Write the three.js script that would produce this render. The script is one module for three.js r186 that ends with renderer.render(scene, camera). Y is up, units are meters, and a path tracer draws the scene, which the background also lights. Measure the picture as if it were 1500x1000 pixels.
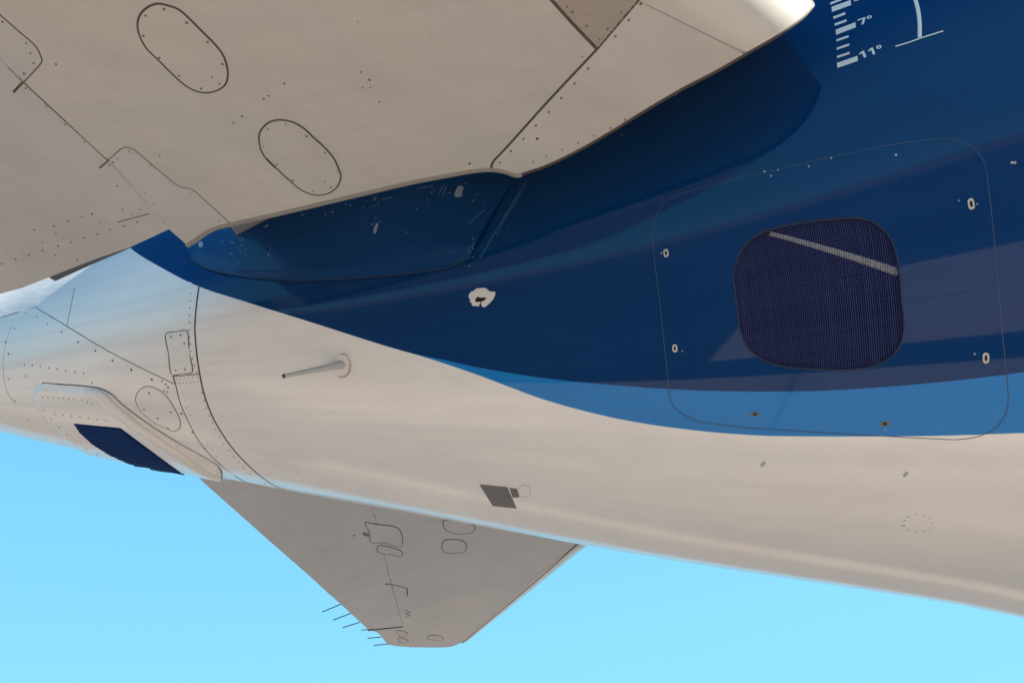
import * as THREE from 'three';
import { mergeGeometries } from 'three/addons/utils/BufferGeometryUtils.js';
import { FontLoader } from 'three/addons/loaders/FontLoader.js';

// ---------------------------------------------------------------- camera, sky, sun, exposure
const V3 = (x, y, z) => new THREE.Vector3(x, y, z);
const scene = new THREE.Scene();
const EYE = V3(0, 1.6, 4.16688), FOCAL = 1114.5;            // focal length in photo pixels (photo 1500 x 1000)
const RX = V3(0.98051, -0.13618, -0.14159), RY = V3(0.19432, 0.77814, 0.59728), RZ = V3(0.02883, -0.61315, 0.78944);
const camera = new THREE.PerspectiveCamera(2 * Math.atan(500 / FOCAL) * 180 / Math.PI, 1.5, 0.05, 4000);
camera.position.copy(EYE);
camera.quaternion.setFromRotationMatrix(new THREE.Matrix4().makeBasis(RX, RY, RZ));

const SUN = V3(0.82, 0.53, 0.19).normalize();
const sun = new THREE.DirectionalLight(new THREE.Color().setRGB(1, 0.93, 0.80), 5);
sun.position.copy(SUN).multiplyScalar(60); sun.target.position.set(0, 3, 0);
sun.castShadow = true; sun.shadow.radius = 1;
Object.assign(sun.shadow.camera, { left: -30, right: 30, top: 30, bottom: -30, near: 1, far: 160 });
sun.shadow.mapSize.set(4096, 4096);
scene.add(sun, sun.target);
{ // clear blue sky: radiance by elevation, brighter round the sun
  const W = 512, H = 256, d = new Float32Array(W * H * 4);
  const SKY = .364, key = [[0, .52, 1.0, 1.3], [3, .42, .94, 1.22], [8, .31, .80, 1.1], [16, .29, .77, 1.08], [30, .22, .66, 1.0], [45, .05, .22, .52], [60, .03, .14, .38], [90, .025, .115, .33]];
  for (let j = 0; j < H; j++) for (let i = 0; i < W; i++) {
    const el = ((j + .5) / H - .5) * 180, az = ((i + .5) / W - .5) * 2 * Math.PI, ce = Math.cos(el * Math.PI / 180);
    const dir = V3(Math.cos(az) * ce, Math.sin(el * Math.PI / 180), Math.sin(az) * ce);
    const e = Math.max(0, el); let k = 0; while (k < key.length - 2 && e > key[k + 1][0]) k++;
    const t = (e - key[k][0]) / (key[k + 1][0] - key[k][0]), o = (j * W + i) * 4, c = dir.dot(SUN);
    const glow = .9 * Math.pow(Math.max(0, c), 60) + .12 * Math.pow(Math.max(0, c), 10);
    for (let q = 0; q < 3; q++) d[o + q] = el < 0 ? [.25, .24, .22][q] : key[k][q + 1] * (1 - t) + key[k + 1][q + 1] * t + glow * [1, .96, .9][q]; for (let q = 0; q < 3; q++) d[o + q] *= SKY;
    d[o + 3] = 1;
  }
  const tex = new THREE.DataTexture(d, W, H, THREE.RGBAFormat, THREE.FloatType);
  tex.mapping = THREE.EquirectangularReflectionMapping; tex.magFilter = tex.minFilter = THREE.LinearFilter; tex.needsUpdate = true;
  scene.background = tex; scene.environment = tex;
}
const renderer = new THREE.WebGLRenderer({ antialias: true });
renderer.toneMapping = THREE.LinearToneMapping; renderer.toneMappingExposure = 2.75;
renderer.shadowMap.enabled = true; renderer.shadowMap.type = THREE.PCFSoftShadowMap;

// ---------------------------------------------------------------- noise, textures, materials
let seed = 7; const rnd = () => { seed = (seed * 1664525 + 1013904223) >>> 0; return seed / 4294967296; };
const lerp = THREE.MathUtils.lerp, clamp = THREE.MathUtils.clamp, sstep = THREE.MathUtils.smoothstep;
const NT = new Float32Array(256 * 256); for (let i = 0; i < NT.length; i++) NT[i] = rnd();
function vnoise(x, y, per) {                                // value noise that repeats every per cells
  const ix = Math.floor(x), iy = Math.floor(y), fx = x - ix, fy = y - iy, sx = fx * fx * (3 - 2 * fx), sy = fy * fy * (3 - 2 * fy);
  const g = (a, b) => NT[(((b % per) + per) % per) * 256 + (((a % per) + per) % per)];
  return lerp(lerp(g(ix, iy), g(ix + 1, iy), sx), lerp(g(ix, iy + 1), g(ix + 1, iy + 1), sx), sy);
}
function noiseTexture(n, rgbOf, srgb) {
  const d = new Uint8Array(n * n * 4);
  for (let j = 0; j < n; j++) for (let i = 0; i < n; i++) {
    const c = rgbOf(i / n, j / n); for (let k = 0; k < 3; k++) d[(j * n + i) * 4 + k] = clamp(c[k], 0, 1) * 255; d[(j * n + i) * 4 + 3] = 255;
  }
  const t = new THREE.DataTexture(d, n, n); t.wrapS = t.wrapT = THREE.RepeatWrapping; t.magFilter = THREE.LinearFilter; t.minFilter = THREE.LinearMipmapLinearFilter;
  t.generateMipmaps = true; if (srgb) t.colorSpace = THREE.SRGBColorSpace; t.needsUpdate = true; return t;
}
const fbm = (u, v, f) => (.5 * vnoise(u * f, v * f, f) + .25 * vnoise(u * f * 2, v * f * 2, f * 2) + .15 * vnoise(u * f * 4, v * f * 4, f * 4) + .1 * vnoise(u * f * 8, v * f * 8, f * 8));
const grimeMap = noiseTexture(1024, (u, v) => {            // worn light grey paint: blotches, fine speckle, a few dark specks
  const a = fbm(u, v, 6), b = fbm(u + .3, v + .7, 24), s = vnoise(u * 250, v * 250, 250), k = vnoise(u * 128 + 9, v * 128, 128);
  const g = .93 + .13 * (a - .5) + .09 * (b - .5) + .03 * (s - .5) - (k > .975 ? .10 * (k - .975) / .025 : 0);
  const h = fbm(u + .6, v + .1, 4) - .5, st = vnoise(u * 5, v * 90, 90) - .5; return [g + .09 * h + .035 * st, g - .008 * a + .02 * h + .035 * st, g - .018 * a + .035 * st];
}, false);
const streakMap = noiseTexture(1024, (u, v) => {           // light paint with lengthwise stains
  const a = vnoise(u * 6, v * 48, 48), b = fbm(u, v, 10), s = vnoise(u * 240, v * 240, 240);
  const g = .95 + .05 * (a - .5) + .06 * (b - .5) + .02 * (s - .5);
  return [g, g, g - .01];
}, false);
const waveMap = noiseTexture(512, (u, v) => { const g = .6 * vnoise(u * 5, v * 5, 5) + .3 * vnoise(u * 11, v * 11, 11) + .1 * vnoise(u * 23, v * 23, 23); return [g, g, g]; });
const rep = (t, sx, sy) => { const c = t.clone(); c.repeat.set(sx, sy); c.needsUpdate = true; return c; };
const mat = (r, g, b, rough, o = {}) => { const m = new THREE.MeshPhysicalMaterial({ roughness: rough, side: THREE.DoubleSide, ...o }); m.color.setRGB(r, g, b); return m; };
const wave = rep(waveMap, .45, .45), waveFine = rep(waveMap, .7, .7);
const M = {
  white: mat(.86, .81, .785, .42, { clearcoat: .7, clearcoatRoughness: .12, map: rep(streakMap, .4, .4), bumpMap: wave, bumpScale: .004 }),
  grey: mat(.56, .545, .52, .5, { clearcoat: .35, clearcoatRoughness: .28, map: rep(grimeMap, .5, .5), bumpMap: wave, bumpScale: .004 }),
  greyCool: mat(.535, .53, .54, .5, { clearcoat: .4, clearcoatRoughness: .25, map: rep(grimeMap, .43, .43), bumpMap: wave, bumpScale: .004 }),
  brown: mat(.40, .36, .315, .6, { clearcoat: .2, clearcoatRoughness: .4, map: rep(grimeMap, 1.7, 1.7) }),
  noseLit: mat(.62, .605, .585, .38, { clearcoat: .6, clearcoatRoughness: .15, map: rep(streakMap, .6, .6) }),  // a little lighter than the skin greys, so the noses look sunlit
  sealant: mat(.085, .075, .065, .7), seamDark: mat(.03, .03, .032, .7), seamBlue: mat(.012, .02, .045, .6), doorSeam: mat(.035, .07, .14, .5), seamPale: mat(.10, .16, .26, .5),
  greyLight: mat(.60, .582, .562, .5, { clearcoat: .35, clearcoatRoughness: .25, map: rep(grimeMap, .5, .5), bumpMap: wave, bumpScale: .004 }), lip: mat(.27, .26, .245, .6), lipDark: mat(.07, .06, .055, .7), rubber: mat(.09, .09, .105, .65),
  rivet: mat(.17, .155, .14, .55), hole: mat(.008, .008, .008, .9), steel: mat(.55, .53, .5, .35, { metalness: .8 }), latchPaint: mat(.60, .55, .47, .5),
  placard: mat(.18, .16, .16, .5), print: mat(.78, .78, .78, .5, { clearcoat: .8, clearcoatRoughness: .08 }), stain: mat(.42, .39, .36, .7),
  cavity: mat(.006, .009, .04, .9, { specularIntensity: 0 }), wire: mat(.045, .058, .19, .6, { specularIntensity: .4 }), strut: mat(.80, .78, .66, .5),
  louvre: mat(.004, .036, .16, .6, { specularIntensity: .2 }), louvreBack: mat(.003, .024, .10, .8, { specularIntensity: .2 }), patch: mat(.72, .70, .66, .7), scratch: mat(.22, .28, .36, .6),
  bluePlain: mat(.004, .034, .135, .35, { clearcoat: 1, clearcoatRoughness: .05 }),
};

// ---------------------------------------------------------------- names, labels, parts
const count = {};
function numbered(n) { const k = count[n] = (count[n] ?? -1) + 1; return k ? `${n}_${String(k).padStart(3, '0')}` : n; }
const airliner = new THREE.Group(); airliner.name = 'airliner'; scene.add(airliner);
airliner.userData = { label: 'blue and white airliner tail seen from below with grey horizontal stabilizers', category: 'airplane' };
function add(name, geo, m, parent = airliner, label) {
  const o = new THREE.Mesh(geo, m); o.name = numbered(name); o.castShadow = o.receiveShadow = true; parent.add(o);
  if (label) o.userData.label = label; return o;
}
function stuff(name, geo, m, parent) { const o = add(name, geo, m, parent); o.userData.kind = 'stuff'; return o; }
function group(name, parent = airliner, label) { const o = new THREE.Group(); o.name = numbered(name); parent.add(o); if (label) o.userData.label = label; return o; }

// ---------------------------------------------------------------- sight lines: where a point of the airframe that the photo shows lies on a surface
const sight = (x, y) => RX.clone().multiplyScalar((x - 750) / FOCAL).addScaledVector(RY, -(y - 500) / FOCAL).sub(RZ).normalize();
function firstCrossing(f, x, y, t0 = .9, t1 = 14, n = 500) {
  const d = sight(x, y), at = (t) => EYE.clone().addScaledVector(d, t); let a = t0, fa = f(at(a)), best = [Math.abs(fa), a];
  for (let i = 1; i <= n; i++) {
    const b = t0 + (t1 - t0) * i / n, fb = f(at(b)); if (Math.abs(fb) < best[0]) best = [Math.abs(fb), b];
    if (fa < 0 && fb >= 0) { let lo = a, hi = b; for (let k = 0; k < 30; k++) { const m = (lo + hi) / 2; f(at(m)) < 0 ? lo = m : hi = m; } return at(hi); }
    a = b; fa = fb;
  }
  return at(best[1]);
}

// ---------------------------------------------------------------- surface 1: the fuselage, an oval body that narrows and rises towards the tail
const KX = [-5.5, -4, -2.5, -1, .5, 2, 3.5], KC = [4.5508, 3.8725, 3.4755, 3.3358, 3.3044, 3.323, 3.2804], KA = [.3618, .5008, .8831, 1.1502, 1.4894, 1.9114, 2.3939], KB = [.3316, .4402, .6468, 1.116, 1.6739, 2.2225, 2.7179];
const LEAN = .1196;
function knot(K, x) {
  if (x > 3.5) { const s = (K[6] - K[5]) / 1.5, L = 1.2; return K[6] + s * L * (1 - Math.exp(-(x - 3.5) / L)); }
  x = Math.max(x, -5.5); const i = Math.min(5, Math.floor((x + 5.5) / 1.5)), t = (x - KX[i]) / 1.5, at = (j) => K[clamp(j, 0, 6)];
  const m0 = (at(i + 1) - at(i - 1)) / (i === 0 ? 2 : 2), m1 = (at(i + 2) - at(i)) / (i === 5 ? 2 : 2), t2 = t * t, t3 = t2 * t;
  return (2 * t3 - 3 * t2 + 1) * K[i] + (t3 - 2 * t2 + t) * m0 + (-2 * t3 + 3 * t2) * K[i + 1] + (t3 - t2) * m1;
}
const upper = (x) => 1 + 1.3 * (1 - sstep(x, -2.7, 1.2));      // the top of the tail is drawn out upwards into the root of the fin
function body(x) { const k = x > 16 ? Math.sqrt(Math.max(.0004, 1 - ((x - 16) / 7) ** 2)) : 1; return [knot(KC, x) + 1.6, knot(KA, x) * k, knot(KB, x) * k]; }
const Fus = {
  P(u, v) { let x = u, y = 0, b; for (let i = 0; i < 7; i++) { b = body(x); y = b[0] + b[2] * Math.sin(v) * (v > 0 && v < Math.PI ? upper(x) : 1); x = u + LEAN * (y - 4.1); } b = body(x); return V3(x, b[0] + b[2] * Math.sin(v) * (v > 0 && v < Math.PI ? upper(x) : 1), b[1] * Math.cos(v)); },
  hit(px, py) {
    const p = firstCrossing((q) => { const b = body(q.x); return 1 - ((q.y - b[0]) / (b[2] * (q.y > b[0] ? upper(q.x) : 1))) ** 2 - (q.z / b[1]) ** 2; }, px, py);
    const b = body(p.x); return [p.x - LEAN * (p.y - 4.1), Math.atan2((p.y - b[0]) / (b[2] * (p.y > b[0] ? upper(p.x) : 1)), p.z / b[1])];
  },
  sgn: 1, cell: [.05, .03],
};
// ---------------------------------------------------------------- surfaces 2 and 3: undersides of the two horizontal stabilizers, wrapping round the leading edge
const DIH = Math.tan(.05706);
function stabSurface(side) {
  const xK = (s) => 1.84186 - .58865 * s + .60 * (1 - sstep(s, 1.5, 3.6)), D = (s) => lerp(.20, .42, clamp((6 - s) / 3, 0, 1)) + .09 * (1 - sstep(s, 1.75, 3.3)), T = (s) => lerp(.09, .20, clamp((6 - s) / 3, 0, 1)) + .14 * (1 - sstep(s, 1.75, 3.3));
  const low = (s) => 1.6 + 2.82337 + s * DIH, aft = (w) => .012 * w * w;
  const S = {
    xK, D, T, low, side, cell: [.06, .08], sgn: side > 0 ? 1 : -1,
    P(w, s) {
      if (w <= 0) return V3(xK(s) + w, low(s) + aft(w), side * s);
      const f = w / D(s); return V3(xK(s) + D(s) * Math.sin(f), low(s) + T(s) * (1 - Math.cos(f)), side * s);
    },
    hit(px, py) {
      const p = firstCrossing((q) => {
        const s = Math.max(.2, side * q.z), c = q.x - xK(s), d = D(s); return q.y - low(s) - (c <= 0 ? aft(c) : T(s) * (1 - Math.sqrt(Math.max(0, 1 - (c / d) ** 2))));
      }, px, py, .6, 14, 700);
      const s = side * p.z, c = p.x - xK(s); return [c <= 0 ? c : D(s) * Math.asin(Math.min(1, c / D(s))), s];
    },
  };
  return S;
}
const Stb = stabSurface(1), Prt = stabSurface(-1);
const normalOf = (S, u, v) => {
  const e = 1e-4, a = S.P(u + e, v).sub(S.P(u - e, v)), b = S.P(u, v + e).sub(S.P(u, v - e)); return a.cross(b).normalize().multiplyScalar(S.sgn);
};
const lift = (S, u, v, d) => S.P(u, v).addScaledVector(normalOf(S, u, v), d);

// ---------------------------------------------------------------- geometry builders on a surface
function smooth(pts, closed = false, step = 5) {            // rounded line through points, resampled
  const c = new THREE.CatmullRomCurve3(pts.map(([x, y]) => V3(x, y, 0)), closed, 'centripetal'), n = Math.max(4, Math.round(c.getLength() / step));
  return c.getSpacedPoints(n).slice(0, closed ? n : n + 1).map((p) => [p.x, p.y]);
}
function straight(pts, closed = false, step = 8) {
  const out = [], n = pts.length;
  for (let i = 0; i < (closed ? n : n - 1); i++) { const a = pts[i], b = pts[(i + 1) % n], k = Math.max(1, Math.ceil(Math.hypot(b[0] - a[0], b[1] - a[1]) / step)); for (let j = 0; j < k; j++) out.push([lerp(a[0], b[0], j / k), lerp(a[1], b[1], j / k)]); }
  if (!closed) out.push(pts[n - 1]); return out;
}
const onto = (S, pts) => pts.map(([x, y]) => S.hit(x, y));
function inside(poly, x, y) { let c = false; for (let i = 0, j = poly.length - 1; i < poly.length; j = i++) { const [xi, yi] = poly[i], [xj, yj] = poly[j]; if ((yi > y) !== (yj > y) && x < (xj - xi) * (y - yi) / (yj - yi) + xi) c = !c; } return c; }
function clipRect(poly, x0, y0, x1, y1) {
  let p = poly;
  for (const [ax, lim, sg] of [[0, x0, 1], [0, x1, -1], [1, y0, 1], [1, y1, -1]]) {
    const o = [], n = p.length; for (let i = 0; i < n; i++) {
      const a = p[i], b = p[(i + 1) % n], da = sg * (a[ax] - lim), db = sg * (b[ax] - lim);
      if (da >= 0) o.push(a); if ((da >= 0) !== (db >= 0)) { const t = da / (da - db); o.push([lerp(a[0], b[0], t), lerp(a[1], b[1], t)]); }
    } p = o; if (p.length < 3) return [];
  } return p;
}
function rawGeo(pos, nor, uv, idx) {
  const g = new THREE.BufferGeometry(); g.setAttribute('position', new THREE.Float32BufferAttribute(pos, 3)); g.setAttribute('normal', new THREE.Float32BufferAttribute(nor, 3));
  g.setAttribute('uv', new THREE.Float32BufferAttribute(uv, 2)); 
  for (let i = 0; i < idx.length; i += 3) {                 // wind every face the way its normals point
    const [a, b, c] = [idx[i], idx[i + 1], idx[i + 2]].map((k) => V3(pos[3 * k], pos[3 * k + 1], pos[3 * k + 2])), f = b.sub(a).cross(c.sub(a)), k = idx[i], l = idx[i + 1], m = idx[i + 2];
    if (f.x * (nor[3 * k] + nor[3 * l] + nor[3 * m]) + f.y * (nor[3 * k + 1] + nor[3 * l + 1] + nor[3 * m + 1]) + f.z * (nor[3 * k + 2] + nor[3 * l + 2] + nor[3 * m + 2]) < 0) { idx[i + 1] = m; idx[i + 2] = l; }
  }
  g.setIndex(idx); return g;
}
// a sheet cut to a polygon of surface coordinates, standing proud by d, with walls down to d0; d may be a function of (u, v)
function sheet(S, poly, d, d0 = null, uvOf = (u, v) => [u, v], cell = S.cell) {
  const dd = typeof d === 'function' ? d : () => d, Q = { P: (u, v) => lift(S, u, v, dd(u, v)), sgn: S.sgn }, flat = typeof d !== 'function';
  const pos = [], nor = [], uv = [], idx = [], seen = new Map();
  const vert = (u, v) => {
    const k = u.toFixed(6) + ',' + v.toFixed(6); if (seen.has(k)) return seen.get(k);
    const p = Q.P(u, v), n = normalOf(flat ? S : Q, u, v), i = pos.length / 3; pos.push(p.x, p.y, p.z); nor.push(n.x, n.y, n.z); uv.push(...uvOf(u, v)); seen.set(k, i); return i;
  };
  const us = poly.map((p) => p[0]), vs = poly.map((p) => p[1]), u0 = Math.min(...us), u1 = Math.max(...us), v0 = Math.min(...vs), v1 = Math.max(...vs);
  const nu = Math.max(1, Math.ceil((u1 - u0) / cell[0])), nv = Math.max(1, Math.ceil((v1 - v0) / cell[1])), du = (u1 - u0) / nu, dv = (v1 - v0) / nv;
  const touched = new Set();
  for (let i = 0; i < poly.length; i++) { const a = poly[i], b = poly[(i + 1) % poly.length], n = 1 + Math.ceil(4 * Math.max(Math.abs(b[0] - a[0]) / du, Math.abs(b[1] - a[1]) / dv)); for (let k = 0; k <= n; k++) { const x = (lerp(a[0], b[0], k / n) - u0) / du, y = (lerp(a[1], b[1], k / n) - v0) / dv; for (const ex of [-.02, .02]) for (const ey of [-.02, .02]) touched.add(Math.floor(x + ex) + ',' + Math.floor(y + ey)); } }
  for (let i = 0; i < nu; i++) for (let j = 0; j < nv; j++) {
    const a = u0 + i * du, b = a + du, c = v0 + j * dv, e = c + dv;
    if (!touched.has(i + ',' + j)) { if (inside(poly, a + du / 2, c + dv / 2)) { const q = [vert(a, c), vert(b, c), vert(b, e), vert(a, e)]; idx.push(q[0], q[1], q[2], q[0], q[2], q[3]); } continue; }
    const p = clipRect(poly, a, c, b, e); if (p.length < 3) continue;
    const V = p.map(([x, y]) => new THREE.Vector2(x, y)); for (const f of THREE.ShapeUtils.triangulateShape(V, [])) idx.push(...f.map((k) => vert(p[k][0], p[k][1])));
  }
  const top = rawGeo(pos, nor, uv, idx); if (d0 === null) return top;
  const wp = [], wn = [], wu = [], wi = [], n = poly.length;
  for (let i = 0; i < n; i++) {
    const a = poly[i], b = poly[(i + 1) % n], A = Q.P(...a), B = Q.P(...b), C = lift(S, ...a, d0), E = lift(S, ...b, d0), m = B.clone().sub(A).cross(C.clone().sub(A)).normalize(), k = wp.length / 3;
    for (const p of [A, B, E, C]) wp.push(p.x, p.y, p.z), wn.push(m.x, m.y, m.z); wu.push(...uvOf(...a), ...uvOf(...b), ...uvOf(...b), ...uvOf(...a)); wi.push(k, k + 1, k + 2, k, k + 2, k + 3);
  }
  return mergeGeometries([top, rawGeo(wp, wn, wu, wi)]);
}
// a bead or strip along a line of surface coordinates
function bead(S, line, w, d = .0015, d0 = -.001, closed = false) {
  const pos = [], nor = [], uv = [], idx = [], n = line.length, P = line.map(([u, v]) => S.P(u, v)), wf = typeof w === 'function' ? w : () => w;
  for (let i = 0; i < n; i++) {
    const a = P[closed ? (i + n - 1) % n : Math.max(0, i - 1)], b = P[closed ? (i + 1) % n : Math.min(n - 1, i + 1)], N = normalOf(S, ...line[i]), t = b.clone().sub(a).normalize(), s = t.cross(N).normalize(), h = wf(i / Math.max(1, n - 1)) / 2;
    for (const [x, y, nx] of [[-1.15, d0, -1], [-.8, d, -.4], [.8, d, .4], [1.15, d0, 1]]) { const p = P[i].clone().addScaledVector(s, x * h).addScaledVector(N, y), m = N.clone().addScaledVector(s, nx).normalize(); pos.push(p.x, p.y, p.z); nor.push(m.x, m.y, m.z); uv.push(...line[i]); }
  }
  for (let i = 0; i < (closed ? n : n - 1); i++) for (let k = 0; k < 3; k++) { const a = i * 4 + k, b = ((i + 1) % n) * 4 + k; idx.push(a, b, b + 1, a, b + 1, a + 1); }
  return rawGeo(pos, nor, uv, idx);
}
function stud(S, u, v, r, h = .0016, sides = 8, base = .0004) {                  // a low domed fastener head
  const c = S.P(u, v), N = normalOf(S, u, v), a = Math.abs(N.y) < .9 ? V3(0, 1, 0) : V3(1, 0, 0), X = a.cross(N).normalize(), Y = N.clone().cross(X), pos = [], nor = [], uv = [], idx = [];
  const put = (k, rr, y, tilt) => { for (let i = 0; i < sides; i++) { const f = i / sides * 2 * Math.PI, q = X.clone().multiplyScalar(Math.cos(f)).addScaledVector(Y, Math.sin(f)), p = c.clone().addScaledVector(q, rr).addScaledVector(N, y), m = N.clone().addScaledVector(q, tilt).normalize(); pos.push(p.x, p.y, p.z); nor.push(m.x, m.y, m.z); uv.push(0, 0); } };
  put(0, r, base - .001, 1.2); put(1, r * .7, base + h, .35); const p = c.clone().addScaledVector(N, base + h * 1.15); pos.push(p.x, p.y, p.z); nor.push(N.x, N.y, N.z); uv.push(0, 0);
  for (let i = 0; i < sides; i++) { const j = (i + 1) % sides; idx.push(i, j, sides + j, i, sides + j, sides + i, sides + i, sides + j, 2 * sides); }
  return rawGeo(pos, nor, uv, idx);
}
const studs = (S, pts, r, h) => mergeGeometries(pts.map(([x, y, k = 1]) => stud(S, ...S.hit(x, y), r * k, h)));
const Z = (pts, ox, oy, k) => pts.map((p) => [ox + p[0] / k, oy + p[1] / k, ...p.slice(2)]);   // positions read off an enlarged part of the photo
function spaced(pts, n) { const c = new THREE.CatmullRomCurve3(pts.map(([x, y]) => V3(x, y, 0)), false, 'centripetal'); return c.getSpacedPoints(n - 1).map((p) => [p.x, p.y]); }

// ---------------------------------------------------------------- livery of the rear fuselage (paint only), in surface coordinates
const U0 = -3.0, U1 = 3.3, RAD = Math.PI / 180;
const vTex = (v) => { const a = v / RAD; return a < -80 ? .14 * clamp((a + 150) / 70, 0, 1) : a < 48 ? .14 + .83 * (a + 80) / 128 : .97 + .03 * clamp((a - 48) / 14, 0, 1); };
const liveryUV = (u, v) => [(u - U0) / (U1 - U0), vTex(v)];
const edgeWhite = smooth([[183, 347], [190, 362], [240, 394], [290, 419], [360, 442], [450, 470], [560, 505], [622, 523], [700, 549], [750, 568], [800, 586], [900, 612], [1000, 628], [1100, 637], [1200, 639], [1350, 638], [1500, 634], [1540, 632]], false, 6);
const edgeNavy = smooth([[606, 518], [650, 527], [700, 538], [800, 554], [900, 564], [1000, 570.5], [1100, 573], [1200, 572], [1300, 566], [1400, 557], [1500, 545], [1540, 540]], false, 6);
const liveryMaterial = (() => {
  const W = 2048, H = 2048, cv = document.createElement('canvas'); cv.width = W; cv.height = H; const g = cv.getContext('2d');
  const xy = (px, py) => { const [u, v] = liveryUV(...Fus.hit(px, py)); return [u * W, (1 - v) * H]; };
  const lin = (r, gg, b) => '#' + new THREE.Color().setRGB(r, gg, b).getHexString();
  g.fillStyle = lin(.86, .81, .785); g.fillRect(0, 0, W, H);
  const fill = (line, css) => { const p = line.map((q) => xy(...q)); g.beginPath(); g.moveTo(p[0][0], -50); p.forEach((q) => g.lineTo(...q)); g.lineTo(W + 50, p[p.length - 1][1]); g.lineTo(W + 50, -50); g.closePath(); g.fillStyle = css; g.fill(); };
  fill(edgeWhite, lin(.013, .205, .56));
  { const k = edgeWhite.findIndex((q) => q[0] > 606); fill([...edgeWhite.slice(0, k), ...edgeNavy], lin(.0008, .035, .142)); }
  const im = g.getImageData(0, 0, W, H), a = im.data;
  for (let j = 0; j < H; j++) for (let i = 0; i < W; i++) {  // stains along the body, fine grain of the paint
    const o = (j * W + i) * 4, n = .5 * vnoise(i / 190, j / 26, 256) + .3 * vnoise(i / 60 + 40, j / 44, 256) + .2 * vnoise(i / 7, j / 6, 256) - .5, k = a[o] > 120 ? 15 : 6;
    for (let c = 0; c < 3; c++) a[o + c] = clamp(a[o + c] + k * n - (c === 2 && k > 10 ? 2 * n : 0), 0, 255);
  }
  g.putImageData(im, 0, 0);
  g.lineCap = 'round';
  const scr = (x0, y0, x1, y1, w, al) => { g.strokeStyle = `rgba(150,175,200,${al})`; g.lineWidth = w; g.beginPath(); g.moveTo(...xy(x0, y0)); g.lineTo(...xy(x1, y1)); g.stroke(); };
  scr(769, 268, 703, 378, 1.6, .55); scr(763, 281, 727, 345, 1.2, .5); scr(752, 300, 733, 330, 1, .35); scr(714, 310, 690, 332, 1.4, .5); scr(775, 262, 748, 312, 1, .4);
  for (let i = 0; i < 46; i++) { const x = 690 + 90 * rnd(), y = 265 + 110 * rnd(); scr(x, y, x + 1 + 3 * rnd(), y + 2 + 4 * rnd(), .8, .12 + .25 * rnd()); }
  const c2 = document.createElement('canvas'); c2.width = c2.height = 1024; const g2 = c2.getContext('2d'); g2.scale(.5, .5); // red: lacquer, green: how dull it is
  { const dull = (line, css) => { const p = line.map((q) => xy(...q)); g2.beginPath(); g2.moveTo(p[0][0], -50); p.forEach((q) => g2.lineTo(...q)); g2.lineTo(W + 50, p[p.length - 1][1]); g2.lineTo(W + 50, -50); g2.closePath(); g2.fillStyle = css; g2.fill(); }; g2.fillStyle = 'rgb(245,38,0)'; g2.fillRect(0, 0, W, H); dull(edgeWhite, 'rgb(140,12,0)'); }
  const gloss = new THREE.CanvasTexture(c2); gloss.wrapS = gloss.wrapT = THREE.ClampToEdgeWrapping; gloss.magFilter = THREE.LinearFilter;
  const tex = new THREE.CanvasTexture(cv); tex.colorSpace = THREE.SRGBColorSpace; tex.wrapS = tex.wrapT = THREE.ClampToEdgeWrapping; tex.magFilter = THREE.LinearFilter;
  const m = mat(1, 1, 1, .5, { specularIntensity: 0, clearcoat: 1, clearcoatRoughness: 1, clearcoatMap: gloss, clearcoatRoughnessMap: gloss, map: tex, bumpMap: rep(waveMap, 9, 9), bumpScale: .0022 }); return m;
})();

// ---------------------------------------------------------------- ground
{
  const tex = noiseTexture(1024, (u, v) => {                 // concrete slabs: grain, patches, dark joints
    const n = fbm(u, v, 8), s = vnoise(u * 256, v * 256, 256), j = Math.min(u % .5, .5 - u % .5, v % .5, .5 - v % .5) < .0022 ? .55 : 1;
    const g = (.86 + .22 * (n - .5) + .12 * (s - .5)) * j; return [g, g * .985, g * .96];
  });
  const sheetOf = (name, label, x0, x1, z0, z1, y, m) => { const g = new THREE.PlaneGeometry(x1 - x0, z1 - z0); g.rotateX(-Math.PI / 2); g.translate((x0 + x1) / 2, y, (z0 + z1) / 2);
    const p = g.attributes.position, uv = g.attributes.uv; for (let i = 0; i < p.count; i++) uv.setXY(i, p.getX(i) / 12, p.getZ(i) / 12); const o = new THREE.Mesh(g, m); o.name = numbered(name); o.receiveShadow = true; o.userData = { kind: 'structure', label }; scene.add(o); };
  sheetOf('ground', 'dry brown ground out to the horizon', -3000, 3000, -3000, 3000, -.012, mat(.26, .19, .13, .95, { map: tex }));
  sheetOf('taxiway', 'dark asphalt taxiway beside the stand', -400, 400, 3.3, 120, -.008, mat(.075, .07, .066, .9, { map: tex }));
  sheetOf('taxiway', 'worn pale asphalt on the far side of the stand', -400, 400, -120, 3.3, -.008, mat(.21, .18, .17, .95, { map: tex }));
  const slab = mat(.62, .50, .42, .95, { map: tex });
  sheetOf('apron', 'pale concrete stand under the airliner', -60, 60, -7, 3.3, 0, slab);
  sheetOf('apron', 'unseen pale concrete strip beside the airliner, shaped for its reflection in the flank', -1.05, 60, 4.1, 8.8, -.004, slab);  // outline set by the reflections wanted in the navy flank
  sheetOf('apron', 'unseen pale concrete added behind the tail to bounce light on the cone', -60, -19, 3.3, 14, -.004, slab);  // extra slab, out of view, that throws warm light onto the tail cone
}

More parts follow.
